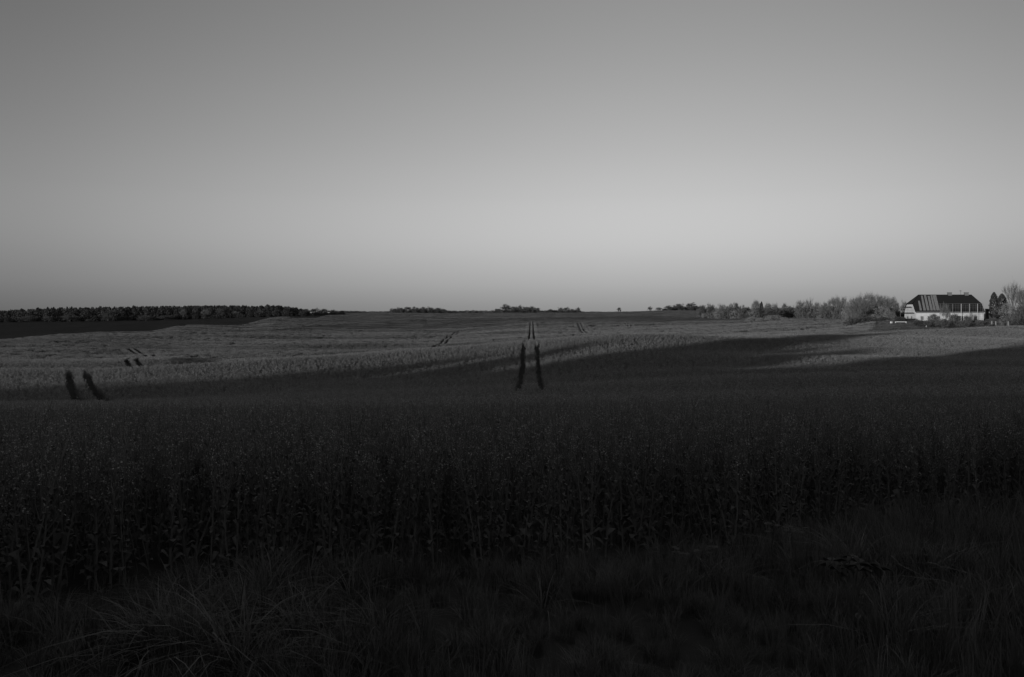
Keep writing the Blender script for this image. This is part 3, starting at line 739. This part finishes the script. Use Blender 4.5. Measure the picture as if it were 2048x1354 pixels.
# edge of the big wood
GE = 'paler trees along the edge of the big wood'
for a in [('broad', 140, 1290, 627, 30, 'pale round tree standing before the dark wood, the wider of two'),
          ('broad', 216, 1290, 624, 26, 'tall rounded tree standing before the dark wood, the narrower of two'),
          ('broad', 60, 1300, 630, 30, 'dim rounded tree at the wood edge near the border of the photo'),
          ('broad', 98, 1300, 632, 26, 'low dim tree in front of the wood before the pale round one'),
          ('broad', 178, 1285, 638, 16, 'low pale bushy tree between the two round ones by the wood'),
          ('broad', 292, 1290, 631, 30, 'wide low pale tree at the wood edge past the tall rounded one'),
          ('broad', 330, 1290, 630, 36, 'broadest low pale tree under the middle of the wood'),
          ('bare', 366, 1300, 616, 16, 'thin bare tree against the dark middle of the wood'),
          ('bare', 412, 1310, 618, 20, 'bare grey tree at the wood edge before the pale crown'),
          ('broad', 444, 1310, 616, 22, 'pale crowned tree at the middle of the wood edge'),
          ('bare', 470, 1320, 622, 18, 'low bare tree just past the pale crown at the wood edge'),
          ('bare', 575, 1420, 620, 20, 'grey bare tree near the thin end of the wood'),
          ('broad', 612, 1450, 617, 22, 'round tree where the pines of the wood give way'),
          ('broad', 630, 1460, 616.5, 24, 'round leafy tree beyond the last pines of the wood'),
          ('broad', 648, 1470, 616.5, 24, 'second round leafy tree beyond the last pines'),
          ('broad', 666, 1480, 619, 22, 'lower round tree at the very end of the wood'),
          ('broad', 683, 1500, 621, 16, 'smallest tree trailing off the end of the wood')]:
    tree(*a, group=GE)

# masses that nobody could count
def wood_protos(kinds, mats_):
    out_ = []
    for i, k in enumerate(kinds):
        g = np.random.default_rng(500 + i); n = 420
        if k == 'pine':
            t = g.uniform(.15, 1, n) ** .7; rr = np.where(t > .6, .5 * np.sqrt(np.clip((1.02 - t) / .42, 0, 1)), .22) * np.sqrt(g.random(n)); a = g.uniform(0, 6.28, n)
            cen = np.c_[np.cos(a) * rr, np.sin(a) * rr, t]; sz = .055
        else:
            nb = 26; bb = g.normal(size=(nb, 3)); bb /= np.linalg.norm(bb, axis=1)[:, None]; bb *= g.uniform(.5, 1, (nb, 1)) * [.38, .38, .42]; bb[:, 2] += .55
            cen = np.repeat(bb, n // nb + 1, 0)[:n] + g.normal(0, .06, (n, 3)); cen[:, 2] = np.clip(cen[:, 2], 0, 1); sz = .055
            low = g.random(n) < .2; cen[low, 2] *= .4
        v, f = rand_quads(cen, sz, g, .8)
        m = MB(); m.v = v.tolist(); m.f = f.tolist(); m.m = [0] * len(f); m.n = len(v)
        m.tube([(0, 0, 0), (0, 0, .8)], [.02, .008], 4)
        out_.append(proto('wood_tree', m, [mats_[i]]))
    return out_
def mass(name, pts, protos, label, cat):
    """pts: rows of x, y, height, width, index"""
    a = np.array(pts, float)
    z = gz(a[:, 0], a[:, 1]) - .3
    o = scatter(name, protos, np.c_[a[:, 0], a[:, 1], z], np.c_[np.zeros(len(a)), np.zeros(len(a)), rng.uniform(0, 6.28, len(a))], np.c_[a[:, 3], a[:, 3], a[:, 2]], a[:, 4].astype(int))
    tag(o, label, cat, kind='stuff')
pr = wood_protos(['pine', 'pine', 'round', 'round'], [M_pine, M_pine, M_pine, M_fwood])
WT = [(-300, 623), (0, 620.5), (60, 618), (110, 615.5), (200, 614), (300, 612.5), (400, 611), (560, 611), (590, 614.5), (615, 620)]
pts = []
for i in range(1500):
    px = random.uniform(-300, 615); d = random.uniform(1320, 1560); x = at(px, d)
    tp = np.interp(px, [p[0] for p in WT], [p[1] for p in WT]) + abs(random.gauss(0, 2.2)) - (2.2 if random.random() < .05 else .4)
    if d < 1380: tp += random.uniform(0, 7)
    h = (HY - tp) / F * d - (gz1(x, d) - CAMZ)
    k = random.choice((0, 1, 2)) if random.random() < (.55 + .3 * ssm(150, 450, px)) else 3
    pts.append((x, d, max(h, 4), random.uniform(9, 15) * (.8 if k < 2 else 1.25), k))
for i in range(520):
    px = random.uniform(-300, 615); d = random.uniform(1305, 1330); x = at(px, d); pts.append((x, d, random.uniform(5, 12), random.uniform(9, 16), random.choice((2, 3))))
mass('pine_wood', pts, pr, 'dark distant pine wood behind the ploughed field', 'wood')
pr = wood_protos(['round', 'round', 'round'], [M_crown, M_twig, M_crown])
pts = []
for i in range(620):   # undergrowth linking the hedgerow trees
    px = random.uniform(1395, 1812)
    d = np.interp(px, [1395, 1420, 1500, 1600, 1680, 1730, 1812], [1000, 860, 680, 580, 490, 385, 370]) + random.uniform(0, 40)
    x = at(px, d); tp = np.interp(px, [1395, 1450, 1600, 1700, 1812], [614, 612.5, 611, 608, 616]) + abs(random.gauss(0, 5))
    h = (HY - tp) / F * d - (gz1(x, d) - CAMZ)
    if 1790 < px: h *= .8
    pts.append((x, d, h, h * random.uniform(.6, 1.0), random.randrange(3)))
for i in range(70):
    px = random.uniform(1326, 1402); d = random.uniform(1455, 1490); x = at(px, d)
    tp = np.interp(px, [1326, 1345, 1370, 1402], [616.5, 612, 609.5, 610]) + abs(random.gauss(0, 2)); h = (HY - tp) / F * d - (gz1(x, d) - CAMZ)
    pts.append((x, d, max(h, 3), random.uniform(6, 10), random.randrange(3)))
mass('hedgerow', pts, pr, 'tangled grey undergrowth of the hedgerow running down to the farmhouse', 'hedgerow')
pts = []
for i in range(900):
    px = random.uniform(670, 1420); d = random.uniform(3200, 3600) if random.random() < .7 else random.uniform(2300, 2600); x = at(px, d)
    tp = 620.6 + 1.2 * math.sin(px / 37) * .6 + abs(random.gauss(0, 1.5)) + (1.2 if px > 1160 else 0) - (1.0 if 930 < px < 1000 else 0)
    h = (HY - tp) / F * d - (gz1(x, d) - CAMZ)
    if h < 2: continue
    pts.append((x, d, h, random.uniform(12, 26), random.randrange(3)))
mass('skyline_wood', pts, pr, 'thin line of far woodland on the skyline between the copses', 'wood')
pts = []
for i in range(240):   # brush under the far copses
    px = random.choice((random.uniform(780, 890), random.uniform(780, 890), random.uniform(935, 1080), random.uniform(935, 1080), random.uniform(1095, 1160), random.uniform(560, 690)))
    d = random.uniform(1760, 1800) if px > 700 else random.uniform(1480, 1540); x = at(px, d)
    h = random.uniform(8, 13) if (780 < px < 890 or 990 < px < 1080) else random.uniform(5, 10)
    pts.append((x, d, h, random.uniform(7, 12), random.randrange(3)))
mass('copse_undergrowth', pts, pr, 'low brush filling in below the distant skyline copses', 'undergrowth')

# ------------------------------------------------------------------ trees behind the camera: their long shadows lie over the field
M_shade = mat('roadside_leaf', .05, .9, rand=.2, spec=.05)
def shade_protos():
    out_ = []
    for i in range(4):
        g = np.random.default_rng(900 + i); n = 2600
        nb = 34; bb = g.normal(size=(nb, 3)); bb /= np.linalg.norm(bb, axis=1)[:, None]; bb *= g.uniform(.4, 1, (nb, 1)) * [.42, .42, .45]; bb[:, 2] += .54
        cen = np.repeat(bb, n // nb + 1, 0)[:n] + g.normal(0, .055, (n, 3)); cen[:, 2] = np.clip(cen[:, 2], 0, 1)
        v, f = rand_quads(cen, .030, g, .8); m = MB(); m.v = v.tolist(); m.f = f.tolist(); m.m = [0] * len(f); m.n = len(v)
        m.tube([(0, 0, 0), (0, 0, .8)], [.02, .008], 5)
        out_.append(proto('roadside_tree', m, [M_shade]))
    return out_
ROW_TOP = [(-440, 13), (-262, 15), (-245, 15.4), (-230, 15.6), (-220, 16.2), (-213, 16.8), (-211, 18), (-204, 18.9), (-199, 19.6), (-198.5, 15), (-193, 15), (-192.5, 20.3), (-186.5, 21.2), (-186, 16.5), (-184, 18.6), (-182.5, 15.6), (-180.5, 18), (-178.5, 15), (-172.5, 15), (-171.5, 25), (-165, 27), (-157, 26), (-156, 21.2), (-152, 21.6), (-150, 19), (-147, 18), (-141, 19.4), (-139, 16.5), (-134, 17.8), (-125, 17.2), (-122, 12.9), (-110, 12.8), (-109, 14.4), (-104, 14.8), (-102, 19.2), (-92, 21), (-80, 20), (-55, 17), (-38, 11), (0, 8.5), (45, 8)]
pts = []
u = -430.0
shx, shy = math.sin(SUN_AZ), math.cos(SUN_AZ)
while u < 45:
    for row in (-6, 0, 6):
        uu = u + random.uniform(-.5, .5); x = .94 * uu + shx * row; y = -18 + .34 * uu + shy * row
        if math.hypot(x, y) < 9: continue
        top = np.interp(uu, [p[0] for p in ROW_TOP], [p[1] for p in ROW_TOP]) + random.uniform(-.9, .2) - row * math.tan(SUN_EL)
        if uu < -214: top += .85 * math.sin(uu * .95) + .6 * math.sin(uu * .43 + 1)
        elif -135 < uu < -104: top += .6 * math.sin(uu * 1.1)
        h = top + CAMZ - gz1(x, y)
        pts.append((x, y, h, random.uniform(2.4, 3.2), random.randrange(4)))
        pts.append((x, y, h * random.uniform(.5, .75), random.uniform(4, 6), random.randrange(4)))
    u += 1.15
mass('roadside_wood', pts, shade_protos(), 'long dense belt of trees along the road behind the viewer', 'wood')

# ------------------------------------------------------------------ white farmhouse
M_wall = mat('white_render', .55, .85, var=.38, scale=.9, bump=.1, spec=.2)
M_roof = mat('roof_tiles', .016, .8, var=.25, scale=3, spec=.2)
M_strip = mat('bare_roof_boards', .17, .9, var=.4, scale=2, spec=.1)
M_metal = mat('scaffold_tube', .42, .5, spec=.5)
M_metal_dull = mat('scaffold_rail', .20, .7, spec=.2)
M_board = mat('scaffold_board', .03, .9, var=.2, scale=3)
M_brick = mat('chimney_brick', .16, .9, var=.2, scale=4)
M_glass = mat('window_glass', .03, .2, spec=.6)
M_wood_d = mat('dark_timber', .07, .9, var=.2, scale=3)
def build_house():
    Y0 = 262.0; x0 = at(1831.5, Y0); z0 = CAMZ - (646 - HY) / F * Y0
    k = Y0 / F                      # metres per photo pixel at the front wall
    cr_, sr_ = math.cos(R(3.2)), math.sin(R(3.2))
    def X(px, y=0.0):
        t = (px - 1024) / F
        return (t * (Y0 + y * cr_) - x0 - y * sr_) / (cr_ + t * sr_)
    Lh = X(1967.5); Dp = 8.4
    eave = (646 - 622.5) * k; ridge = (646 - 590.0) * k * 1.015; hip = (646 - 608.5) * k
    root = bpy.data.objects.new('farmhouse', None); C.objects.link(root)
    root.location = (x0, Y0, z0); root.rotation_euler = (0, 0, R(-3.2))
    tag(root, 'long white farmhouse with a steep half hipped roof being retiled behind scaffolding', 'farmhouse')
    # local frame: x along the front, y into depth
    slope = (ridge - eave) / (Dp / 2)
    yh = (hip - eave) / slope        # depth at which the verge reaches the small hip
    w = MB()
    # front, back, gables (gables are hexagons cut by the half hip)
    w.add([(0, 0, -1), (Lh, 0, -1), (Lh, 0, eave), (0, 0, eave)], [(0, 1, 2, 3)])
    w.add([(0, Dp, -1), (Lh, Dp, -1), (Lh, Dp, eave), (0, Dp, eave)], [(3, 2, 1, 0)])
    for xx in (0, Lh):
        w.add([(xx, 0, -1), (xx, Dp, -1), (xx, Dp, eave), (xx, Dp - yh, hip), (xx, yh, hip), (xx, 0, eave)], [(0, 5, 4, 3, 2, 1) if xx == 0 else (0, 1, 2, 3, 4, 5)])
    w.build('wall', M_wall, root)
    # roof: two long slopes and two half hips as thick slabs
    o_ = .35; hipx = 20.0 * k * .5
    hipx = X(1837.5, Dp / 2); rx = X(1942, Dp / 2)
    rf = MB()
    def slab(pts, th=.16):
        a, b, c = (Vector(p) for p in pts[:3]); n = (b - a).cross(c - a).normalized()
        if n.z < 0: n = -n
        up = [Vector(p) + n * th for p in pts]; dn = [Vector(p) for p in pts]; m = len(pts)
        rf.add(up + dn, [tuple(range(m)), tuple(range(2 * m - 1, m - 1, -1))] + [(i, i + m, (i + 1) % m + m, (i + 1) % m) for i in range(m)])
    ze = eave - o_ * slope * .55
    ye = -o_ * .55
    ov = .25
    slab([(-ov, ye, ze), (Lh + ov, ye, ze), (Lh + ov, yh, hip), (rx, Dp / 2, ridge), (hipx, Dp / 2, ridge), (-ov, yh, hip)])
    slab([(-ov, Dp - ye, ze), (-ov, Dp - yh, hip), (hipx, Dp / 2, ridge), (rx, Dp / 2, ridge), (Lh + ov, Dp - yh, hip), (Lh + ov, Dp - ye, ze)])
    slab([(-ov - .1, yh, hip + .02), (hipx, Dp / 2, ridge + .02), (-ov - .1, Dp - yh, hip + .02)], .15)
    slab([(Lh + ov + .1, Dp - yh, hip + .02), (rx, Dp / 2, ridge + .02), (Lh + ov + .1, yh, hip + .02)], .15)
    roof = rf.build('roof', M_roof, root)
    # stripped strips of roof: seen from the camera they lean from upper-left to lower-right
    dx = 5.0 * k
    def on_roof(xx, t, lift=.19):     # t 0 at eave, 1 at ridge
        z = eave + (ridge - eave) * t; y = Dp / 2 * t
        nrm = Vector((0, -slope, 1)).normalized()
        return Vector((xx, y, z)) + nrm * lift
    for (p1, p2, p3, p4, tt) in [(1835.8, 1839, 1839.6, 1844, .62), (1841.5, 1844.8, 1846.8, 1852, .94), (1847.4, 1851.6, 1854, 1859.2, .97), (1854.6, 1858.8, 1861, 1866, .92), (1860.5, 1863.6, 1867, 1871.8, .97), (1864.4, 1871.8, 1873.2, 1879.6, .97)]:
        s = MB(); yt = Dp / 2 * tt
        a = on_roof(X(p1, yt), tt); b = on_roof(X(p2, yt), tt); c = on_roof(X(p4), .03); d = on_roof(X(p3), .03)
        n = Vector((0, -slope, 1)).normalized() * .05
        s.add([a, b, c, d, a - n * 2, b - n * 2, c - n * 2, d - n * 2], [(3, 2, 1, 0), (0, 1, 5, 4), (1, 2, 6, 5), (2, 3, 7, 6), (3, 0, 4, 7)])
        s.build('bare_strip', M_strip, roof)
    g_ = MB(); g_.box((Lh / 2, ye - .08, ze + .02), (Lh + .3, .14, .16)); g_.box((Lh / 2, -.06, ze - .16), (Lh, .10, .34)); g_.build('eaves_board', M_strip, root)
    for cxp in (1899.0, 1932.5):
        c = MB(); xx = X(cxp, Dp / 2); c.box((xx, Dp / 2, ridge + .12), (1.22, .8, 1.25)); c.box((xx, Dp / 2, ridge + .79), (1.36, .94, .12)); c.build('chimney', M_brick, roof)
    a = MB(); xx = X(1921.2, Dp / 2); a.tube([(xx, Dp / 2, ridge), (xx, Dp / 2, ridge + 1.6)], .035, 5)
    for z, l in ((1.5, .5), (1.3, .4), (1.1, .3)): a.tube([(xx - l, Dp / 2, ridge + z), (xx + l, Dp / 2, ridge + z)], .02, 4)
    a.build('antenna', M_board, roof)
    b = MB()
    b.add([(-.04, -.05, -.6), (-.04, .16, -.6), (-.04, .16 , eave), (-.04, -.05, eave), (.02, -.05, -.6), (.02, -.05, eave)], [(0, 3, 2, 1), (0, 4, 5, 3)])
    b.build('corner_board', M_wall, root)
    # windows: front and gable
    for px, wpx, zc, hh in ((1844, 4.2, 1.6, 1.1), (1858, 4.2, 1.6, 1.1), (1877, 4.2, 1.6, 1.1), (1915, 8.5, 1.55, 1.5), (1922.5, 4.4, 1.6, 1.3), (1951, 4.2, 1.6, 1.1)):
        ww = wpx * k
        fr = MB(); xx = X(px); fr.box((xx, -.03, zc + hh / 2 + .05), (ww + .2, .10, .1)); fr.box((xx, -.03, zc - hh / 2 - .05), (ww + .2, .14, .1))
        for q in (-1, 1): fr.box((xx + q * (ww / 2 + .05), -.03, zc), (.1, .10, hh))
        fr.box((xx, -.02, zc), (.07, .06, hh))
        win = fr.build('window', M_strip if px in (1844, 1858, 1951) else M_wood_d, root)
        pn = MB(); pn.box((xx, -.005, zc), (ww, .03, hh)); pn.build('pane', M_glass if px > 1900 and px < 1940 else M_strip, win)
    for yy, zz in ((Dp * .35, 1.7), (Dp * .7, 1.7)):
        pn = MB(); pn.box((-.02, yy, zz), (.06, 1.0, 1.1)); win = pn.build('window', M_strip, root)
    # scaffolding is its own thing
    sc = bpy.data.objects.new('scaffolding', None); C.objects.link(sc); sc.location = root.location; sc.rotation_euler = root.rotation_euler
    tag(sc, 'pale tube scaffolding with rails standing along the front and gable of the farmhouse', 'scaffolding')
    top = (646 - 607.5) * k
    for px, s_ in ((1880.5, .04), (1893, .03), (1905, .05), (1922.5, .09), (1939, .06), (1955, .07), (1966, .05)):
        m = MB(); m.tube([(X(px, -1.35), -1.35, -1), (X(px, -1.35), -1.35, top)], s_, 6); m.build('post', M_metal if s_ > .055 else M_metal_dull, sc)
    for zz, r_ in ((top - .05, .035), (top - .75, .028), (top - 1.4, .022)):
        m = MB(); m.tube([(X(1878, -1.35), -1.38, zz), (X(1966, -1.35), -1.38, zz)], r_, 4); m.build('rail', M_metal_dull, sc)
    m = MB(); m.box(((X(1878, -1.35) + X(1966, -1.35)) / 2, -1.0, top - 2.15), (X(1966, -1.35) - X(1878, -1.35), .7, .06)); m.build('platform', M_board, sc)
    m = MB()
    for px in range(1906, 1968, 5): m.tube([(X(px, -1.35), -1.42, -1), (X(px, -1.35), -1.42, top - .1)], .014, 3)
    for zz in (.8, 1.5, 2.2): m.tube([(X(1904, -1.35), -1.44, zz), (X(1966, -1.35), -1.44, zz)], .016, 3)
    m.build('safety_net', M_metal_dull, sc)
    m = MB(); m.box((X(1945, -1), -1.0, .75), (X(1965, -1) - X(1923, -1), .5, .08)); m.build('platform', M_board, sc)
    for yy in (-.2, Dp * .5, Dp + .2):
        m = MB(); m.tube([(-1.3, yy, -1), (-1.3, yy, eave + 1.4)], .04, 5); m.build('post', M_metal_dull, sc)
    for zz, dz in ((eave - .55, .26), (eave + 1.45, .24)):
        m = MB(); m.box((-1.0, Dp / 2, zz), (.6, Dp * (.98 if zz < eave else .58), dz)); m.build('platform', M_board, sc)
    m = MB()
    for zz in (1.0, 2.0, eave + .3, eave + .9): m.tube([(-1.32, -.2, zz), (-1.32, Dp + .2, zz)], .02, 4)
    m.build('rail', M_metal_dull, sc)
    # lean-to and outbuildings
    e = bpy.data.objects.new('outhouse', None); C.objects.link(e); e.location = (at(1974, 270), 270, gz1(at(1974, 270), 270))
    tag(e, 'narrow dark timber outhouse standing off the far corner of the white house', 'outhouse')
    m = MB(); hh = 3.6; m.box((0, 0, hh / 2), (.75, .9, hh)); m.build('wall', M_wood_d, e)
    m = MB(); m.box((0, -.02, hh + .06), (1.1, 1.2, .1)); m.build('roof', M_strip, e)
    # old shed with a shallow pitched roof among the trees
    ys = 330.0; ks = ys / F; zs = gz1(at(1757, ys), ys)
    s = bpy.data.objects.new('shed', None); C.objects.link(s); s.location = (at(1761, ys), ys, zs); s.rotation_euler = (0, 0, R(8))
    tag(s, 'grey shed with a shallow pitched roof half hidden under the big trees', 'shed')
    rz = CAMZ + (HY - 609.3) * ks - zs; ez = CAMZ + (HY - 618.5) * ks - zs; hw = 40 * ks
    m = MB(); m.add([(-hw * .9, 0, -1), (hw * .75, 0, -1), (hw * .75, 0, ez), (0, 0, rz - .2), (-hw * .9, 0, ez), (-hw * .9, 9, -1), (hw * .75, 9, -1), (hw * .75, 9, ez), (0, 9, rz - .2), (-hw * .9, 9, ez)],
                    [(0, 1, 2, 3, 4), (9, 8, 7, 6, 5), (1, 6, 7, 2), (5, 0, 4, 9)]); m.build('wall', M_wood_d, s)
    m = MB()
    for sg, xe in ((-1, -hw * 1.05), (1, hw * .85)):
        zz = ez - .15
        a = [(0, -.5, rz), (xe, -.5, zz), (xe, 9.4, zz), (0, 9.4, rz)]
        m.add([(p[0], p[1], p[2]) for p in a] + [(p[0], p[1], p[2] - .28) for p in a], [(0, 1, 2, 3) if sg < 0 else (3, 2, 1, 0), (0, 4, 5, 1), (1, 5, 6, 2), (2, 6, 7, 3)])
    m.build('roof', mat('shed_roof', .15, .8, var=.2, scale=1.5), s)
build_house()

def solo(name, label, cat, mb, m, loc, rz=0, group=None):
    o = mb.build(name, m); o.location = loc; o.rotation_euler = (0, 0, rz); tag(o, label, cat, group); return o
M_post = mat('weathered_post', .30, .9, var=.2, scale=5)
M_white = mat('white_paint', .7, .8, var=.1, scale=2)
for px, d, h, lab in ((1983.5, 250, 1.7, 'pale fence post under the taller dark conifer'), (1991.5, 250, 1.6, 'pale fence post between the two dark conifers'), (2016.5, 248, 1.8, 'pale fence post under the pale leafed tree')):
    m = MB(); m.box((0, 0, h / 2), (.30, .16, h)); m.box((0, 0, h + .03), (.34, .2, .06)); solo('fence_post', lab, 'post', m, M_post, (at(px, d), d, gz1(at(px, d), d)), .1, 'pale posts at the edge of the pasture')
m = MB(); m.tube([(0, 0, 0), (.25, 0, .75)], [.07, .06], 6); solo('marker_post', 'small white leaning marker post in the grass before the farmhouse', 'post', m, M_white, (at(1851.5, 236), 236, gz1(at(1851.5, 236), 236)))
m = MB(); m.box((0, 0, .30), (3.6, .1, .14)); m.box((-1.7, 0, .1), (.16, .16, .3)); m.box((1.7, 0, .1), (.16, .16, .3)); m.box((0, 0, .385), (3.7, .16, .03))
solo('low_fence', 'long low white rail lying by the bushes at the gable end', 'rail', m, M_white, (at(1801.5, 252), 252, CAMZ - (645.6 - HY) / F * 252), 0)
m = MB(); m.box((0, 0, .25), (.55, .4, .5)); m.box((0, 0, .53), (.6, .45, .05)); solo('block', 'small pale block beside the long low white rail', 'block', m, M_white, (at(1782.5, 252), 252, CAMZ - (646.4 - HY) / F * 252), .3)

# ------------------------------------------------------------------ verge flowers and weeds
M_umb = mat('umbel', .12, .8, trans=.2)
M_weed = mat('weed_leaf', .05, .7, var=.3, scale=9, spec=.2)
def umbel(px, d, h, w, label):
    x = at(px, d); r = random.Random(int(px)); root = bpy.data.objects.new('cow_parsley', None); C.objects.link(root)
    root.location = (x, d, gz1(x, d)); tag(root, label, 'wild flower', 'white umbels at the foot of the crop')
    for k in range(5):
        a = r.uniform(0, 6.28); q = Vector((math.cos(a) * w * r.uniform(.2, 1), math.sin(a) * w * .3, h * r.uniform(.82, 1.03)))
        st = MB(); st.tube([(0, 0, 0), Vector((q.x * .3, q.y * .3, h * .5)), q - Vector((0, 0, .01))], [.004, .003, .002], 4); st.build('stem', M_stem, root)
        fl = MB(); n = 18
        ring = [q + Vector((math.cos(i * 6.283 / n), math.sin(i * 6.283 / n), 0)) * (.030 if i % 2 else .014) + Vector((0, 0, r.uniform(-.004, .004))) for i in range(n)]
        fl.add([q + Vector((0, 0, .006))] + ring, [(0, i + 1, (i + 1) % n + 1) for i in range(n)]); fl.build('flower_head', M_umb, root)
umbel(1541, 6.15, .36, .06, 'outermost white umbel plant under the crop, beside the gap')
umbel(1568, 6.1, .35, .08, 'widest white umbel plant at the foot of the crop')
umbel(1600, 6.15, .34, .07, 'white umbel plant just past the widest one at the crop foot')
umbel(1355, 5.75, .27, .05, 'single low white umbel nearer the middle of the crop edge')
umbel(1384, 5.7, .26, .08, 'low white umbel plant with flat heads against the dark crop')
umbel(1418, 5.75, .27, .05, 'small white umbel ending the low group at the crop edge')
M_puff = mat('seed_puff', .16, .9)
def puff(px, d, h, label, cat='seed head'):
    x = at(px, d); root = bpy.data.objects.new('seed_head', None); C.objects.link(root); root.location = (x, d, gz1(x, d)); tag(root, label, cat, 'pale seed heads in the verge grass')
    st = MB(); st.tube([(0, 0, 0), (.01, 0, h * .5), (0, 0, h)], [.003, .0025, .002], 5); st.build('stalk', M_stem, root)
    g = np.random.default_rng(int(px)); n = g.normal(size=(120, 3)); n /= np.linalg.norm(n, axis=1)[:, None]
    m = MB()
    for q in n: m.add([(0, 0, h), Vector(q) * .017 + Vector((0, 0, h)) , Vector(q) * .016 + Vector((.003, .002, h + .003))], [(0, 1, 2)])
    m.build('puff', M_puff, root)
puff(697, 4.2, .27, 'pale round seed head standing in the grass past the big tussock')
puff(896, 4.1, .27, 'lowest pale seed head in the middle of the verge grass')
puff(1716, 4.5, .24, 'pale seed head in the grass below the dark leafy weed')
def weed():
    d = 4.9; x = at(1705, d); root = bpy.data.objects.new('leafy_weed', None); C.objects.link(root); root.location = (x, d, gz1(x, d))
    tag(root, 'dark broad leafed weed standing alone in the verge grass', 'weed')
    r = random.Random(3); st = MB()
    for k in range(7):
        a = k * .9 + r.uniform(-.3, .3); rr = r.uniform(.05, .17); q = Vector((math.cos(a) * rr, math.sin(a) * rr * .8, .44 * r.uniform(.82, 1)))
        st.tube([(0, 0, 0), (q.x * .35, q.y * .35, q.z * .6), q], [.008, .006, .003], 5)
        lf = MB()
        for j in range(9):
            b = r.uniform(0, 6.28); p = q + Vector((r.gauss(0, .008), r.gauss(0, .008), -abs(r.gauss(0, .02))))
            lf.leaf(p, (math.cos(b), math.sin(b), r.uniform(-.1, .35)), .05, r.uniform(.06, .11), droop=.35)
        lf.build('leaf_cluster', M_weed, root)
    st.build('stem', M_stem, root)
weed()
